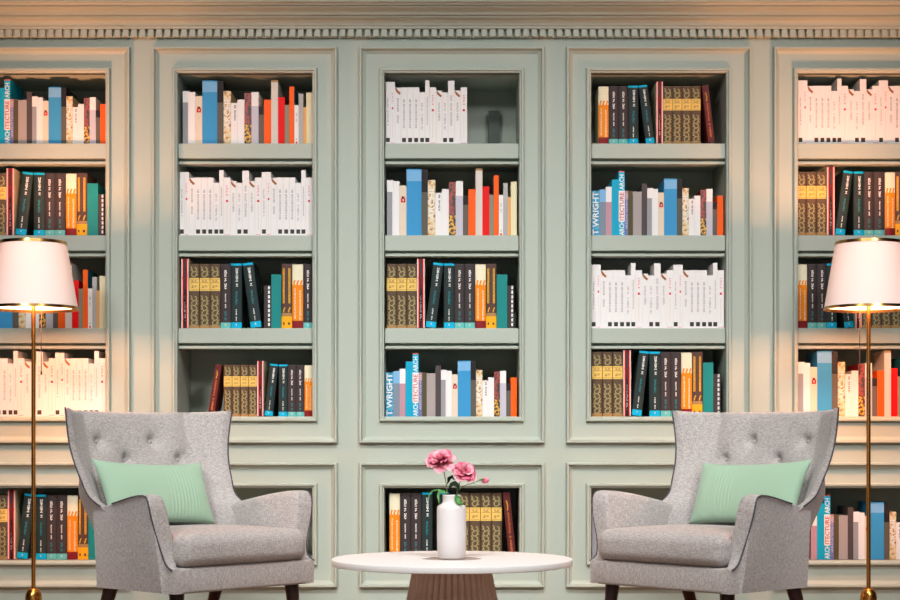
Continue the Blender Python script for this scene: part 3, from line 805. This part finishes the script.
neckL, neckR = V3(447, 500, 0), V3(456, 500, 0)
def stem(name, label, pts, rads=.0022):
    bm = bmesh.new(); tube(bm, pts, rads, 8); o = link_mesh(name, bm, STEM, None, smooth=180); tag(o, label, 'flower', 'flowers in the white vase'); return o
f1 = stem('peony', 'larger pink peony on the left, upright in the white vase', [base, neckL, V3(446.5, 485, -.003), V3(444, 472, .0), V3(441.5, 463, .004)])
bm = bloom(V3(441, 461.5, 0), (-.16, -.62, .8), .067, 3); bb = link_mesh('bloom', bm, [PETAL, PETAL_L], f1, smooth=180, recalc=False)
bm = leafm([V3(447, 494, -.02), V3(443.5, 491.5, -.026), V3(440, 491, -.03), V3(438, 496, -.034), V3(439, 503, -.036)], .007); link_mesh('leaf', bm, LEAF, f1, smooth=180)
bm = leafm([V3(447, 494, -.02), V3(440, 489.5, -.018), V3(433, 490.5, -.018), V3(429, 495, -.018), V3(428.4, 504, -.02)], .0035); link_mesh('leaf', bm, LEAF, f1, smooth=180)
f2 = stem('peony', 'smaller pink peony leaning right in the white vase', [base+Vector((.006, 0, 0)), neckR, V3(457.5, 490, -.003), V3(461, 480, .0), V3(463.5, 474, .004)])
bm = bloom(V3(464.5, 473, 0), (.34, -.72, .6), .056, 9); link_mesh('bloom', bm, [PETAL, PETAL_L], f2, smooth=180, recalc=False)
bm = leafm([V3(449, 489, -.005), V3(451.5, 484.5, -.012), V3(454.5, 483, -.016), V3(458, 486, -.018), V3(459, 490, -.02)], .011); link_mesh('leaf', bm, LEAFD, f2, smooth=180)
bm = leafm([V3(447.5, 484, .006), V3(449, 478.5, .004), V3(452, 476.5, .002), V3(454.5, 480, .002)], .009); link_mesh('leaf', bm, LEAFD, f2, smooth=180)
bm = leafm([V3(456, 494, -.03), V3(457, 498, -.044), V3(459, 502.5, -.048), V3(462.5, 505, -.05)], .013); link_mesh('leaf', bm, LEAF, f2, smooth=180)
f3 = stem('rosebud', 'small closed pink bud on a thin stem at right of vase', [base+Vector((.0, .008, 0)), V3(455.8, 499, .006), V3(459.5, 489, .008), V3(467, 484.5, .01), V3(474, 482.5, .01), V3(480, 480.5, .01)], .0014)
bm = bmesh.new(); bmesh.ops.create_uvsphere(bm, u_segments=14, v_segments=10, radius=1)
for v in bm.verts: v.co = Vector((v.co.x*.0185*(1 if v.co.x > 0 else .9), v.co.y*.0125, v.co.z*.0125*(1-.25*v.co.x)))+V3(485, 480.6, .01)
link_mesh('bud', bm, PETAL, f3, smooth=180)
bm = leafm([V3(478.5, 481, 0), V3(481, 479.5, -.004), V3(484.5, 479, -.006)], .005); link_mesh('sepal', bm, LEAF, f3, smooth=180)
bm = bmesh.new(); bbox(bm, X(453.5, TY-.02), X(458.5, TY-.02), TY-.02, TY-.012, Z(497), Z(488), .002)
bm.free()

# ------------------------------------------------------------------ floor lamps
LY = 8.3
def lamp(px, cord_px, label, sgn):
    x = X(px, LY); root = empty('floor_lamp', (x, LY, 0)); tag(root, label, 'lamp', 'pair of brass floor lamps')
    zt, zb = Z(243.2, LY), Z(308.2, LY); rt, rb = 32.6*LY/F, 43.6*LY/F
    bm = bmesh.new(); lathe(bm, [(.14, .0005), (.15, .004), (.15, .016), (.145, .02), (.03, .024)], 64); link_mesh('base', bm, BRASS, root, smooth=30)
    zh = Z(588, LY)
    bm = bmesh.new(); lathe(bm, [(.04, .0235), (.041, zh-.085), (.041, zh-.045), (.038, zh-.026), (.030, zh-.01), (.018, zh), (.0105, zh+.001)], 40); link_mesh('hub', bm, BRASS, root, smooth=40)
    bm = bmesh.new(); lathe(bm, [(.0105, zh-.005), (.0105, zb+.09), (.007, zb+.092), (.007, zt-.02)], 24); pole = link_mesh('pole', bm, BRASS, root, smooth=40)
    bm = bmesh.new(); lathe(bm, [(rb, zb), (rt, zt)], 96, close=False); sh = link_mesh('lamp_shade', bm, SHADE, root, smooth=180)
    for (r, z, dr) in ((rt, zt, 0), (rb, zb, 0)):
        bm = bmesh.new(); hh = .0075; sl = (rt-rb)/(zt-zb)
        lathe(bm, [(r-sl*hh+.0022, z-hh), (r+sl*hh+.0022, z+hh), (r+sl*hh-.002, z+hh), (r-sl*hh-.002, z-hh), (r-sl*hh+.0022, z-hh)], 96, close=False)
        link_mesh('shade_trim', bm, TRIM, sh, smooth=30)
    bm = bmesh.new()
    for a in (0, 120, 240):
        tube(bm, [(0, 0, zt-.02), (rt*math.cos(R(a+20)), rt*math.sin(R(a+20)), zt-.006)], .0022, 6)
    link_mesh('shade_spider', bm, BRASS, sh, smooth=180)
    for bz in (zb+.065, zt-.075):
        up = 1 if bz > zb+.15 else -1
        bm = bmesh.new(); bmesh.ops.create_uvsphere(bm, u_segments=20, v_segments=14, radius=.026)
        for v in bm.verts: v.co += Vector((0, -.05, bz))
        link_mesh('bulb', bm, BULB, root, smooth=180)
        bm = bmesh.new(); tube(bm, [(0, 0, bz-up*.05), (0, -.035, bz-up*.05), (0, -.05, bz-up*.045), (0, -.05, bz-up*.02)], .009, 12); link_mesh('bulb_socket', bm, BRASS, root, smooth=40)
        ld = bpy.data.lights.new('lamp_light', 'POINT'); ld.energy = LAMP_W/2; ld.color = (1, .41, .20); ld.shadow_soft_size = .04
        lo = bpy.data.objects.new('lamp_light', ld); COL.objects.link(lo); lo.location = (0, -.05, bz); lo.parent = root
    cx = X(cord_px, LY)-x
    bm = bmesh.new(); tube(bm, [(0, -.01, zb+.08), (cx*.6, -.012, zb+.075), (cx, -.014, zb+.06), (cx, -.014, Z(372, LY))], .0024, 6)
    tube(bm, [(cx, -.014, Z(372, LY)+.002), (cx, -.014, Z(375, LY))], .0045, 8)
    link_mesh('pull_cord', bm, CORD_M, root, smooth=40)
LAMP_W = 230
lamp(33.5, 42, 'left brass floor lamp with white tapered shade, beside the left armchair', 1)
lamp(868.5, 859, 'right brass floor lamp with white tapered shade, beside the right armchair', -1)

# ------------------------------------------------------------------ light
def area(name, loc, target, sx, sy, e, col=(1, 1, 1)):
    d = bpy.data.lights.new(name, 'AREA'); d.shape = 'RECTANGLE'; d.size = sx; d.size_y = sy; d.energy = e; d.color = col
    o = bpy.data.objects.new(name, d); COL.objects.link(o); o.location = loc
    o.rotation_euler = (Vector(target)-Vector(loc)).to_track_quat('-Z', 'Y').to_euler()
    return o
for sx in (-1, 1):
    k = area('ceiling_light_front', (sx*3.0, 1.2, 4.5), (sx*.7, 8.9, .7), 1.2, .8, 27, (1, .985, .97)); k.data.spread = R(54)
area('ceiling_light_near', (0, 4.6, 4.75), (0, 8.2, .6), 4.2, .6, 74, (1, .985, .97)).data.spread = R(68)
area('front_fill', (0, -1.3, 1.15), (0, 8.9, 1.0), 7.0, 1.9, 38, (.97, .985, 1))  # unseen fill added behind the camera to brighten pedestal and chair sides
w = bpy.data.worlds.new('world'); scene.world = w; w.use_nodes = True
w.node_tree.nodes['Background'].inputs[0].default_value = (.95, .98, 1, 1); w.node_tree.nodes['Background'].inputs[1].default_value = .006

scene.view_settings.view_transform = 'Standard'; scene.view_settings.look = 'None'
scene.view_settings.gamma = 1; scene.view_settings.use_curve_mapping = False
scene.view_settings.exposure = -0.34
scene.cycles.use_denoising = True
scene.cycles.max_bounces = 8; scene.cycles.diffuse_bounces = 4
scene.cycles.caustics_reflective = False; scene.cycles.caustics_refractive = False
scene.cycles.sample_clamp_indirect = 4
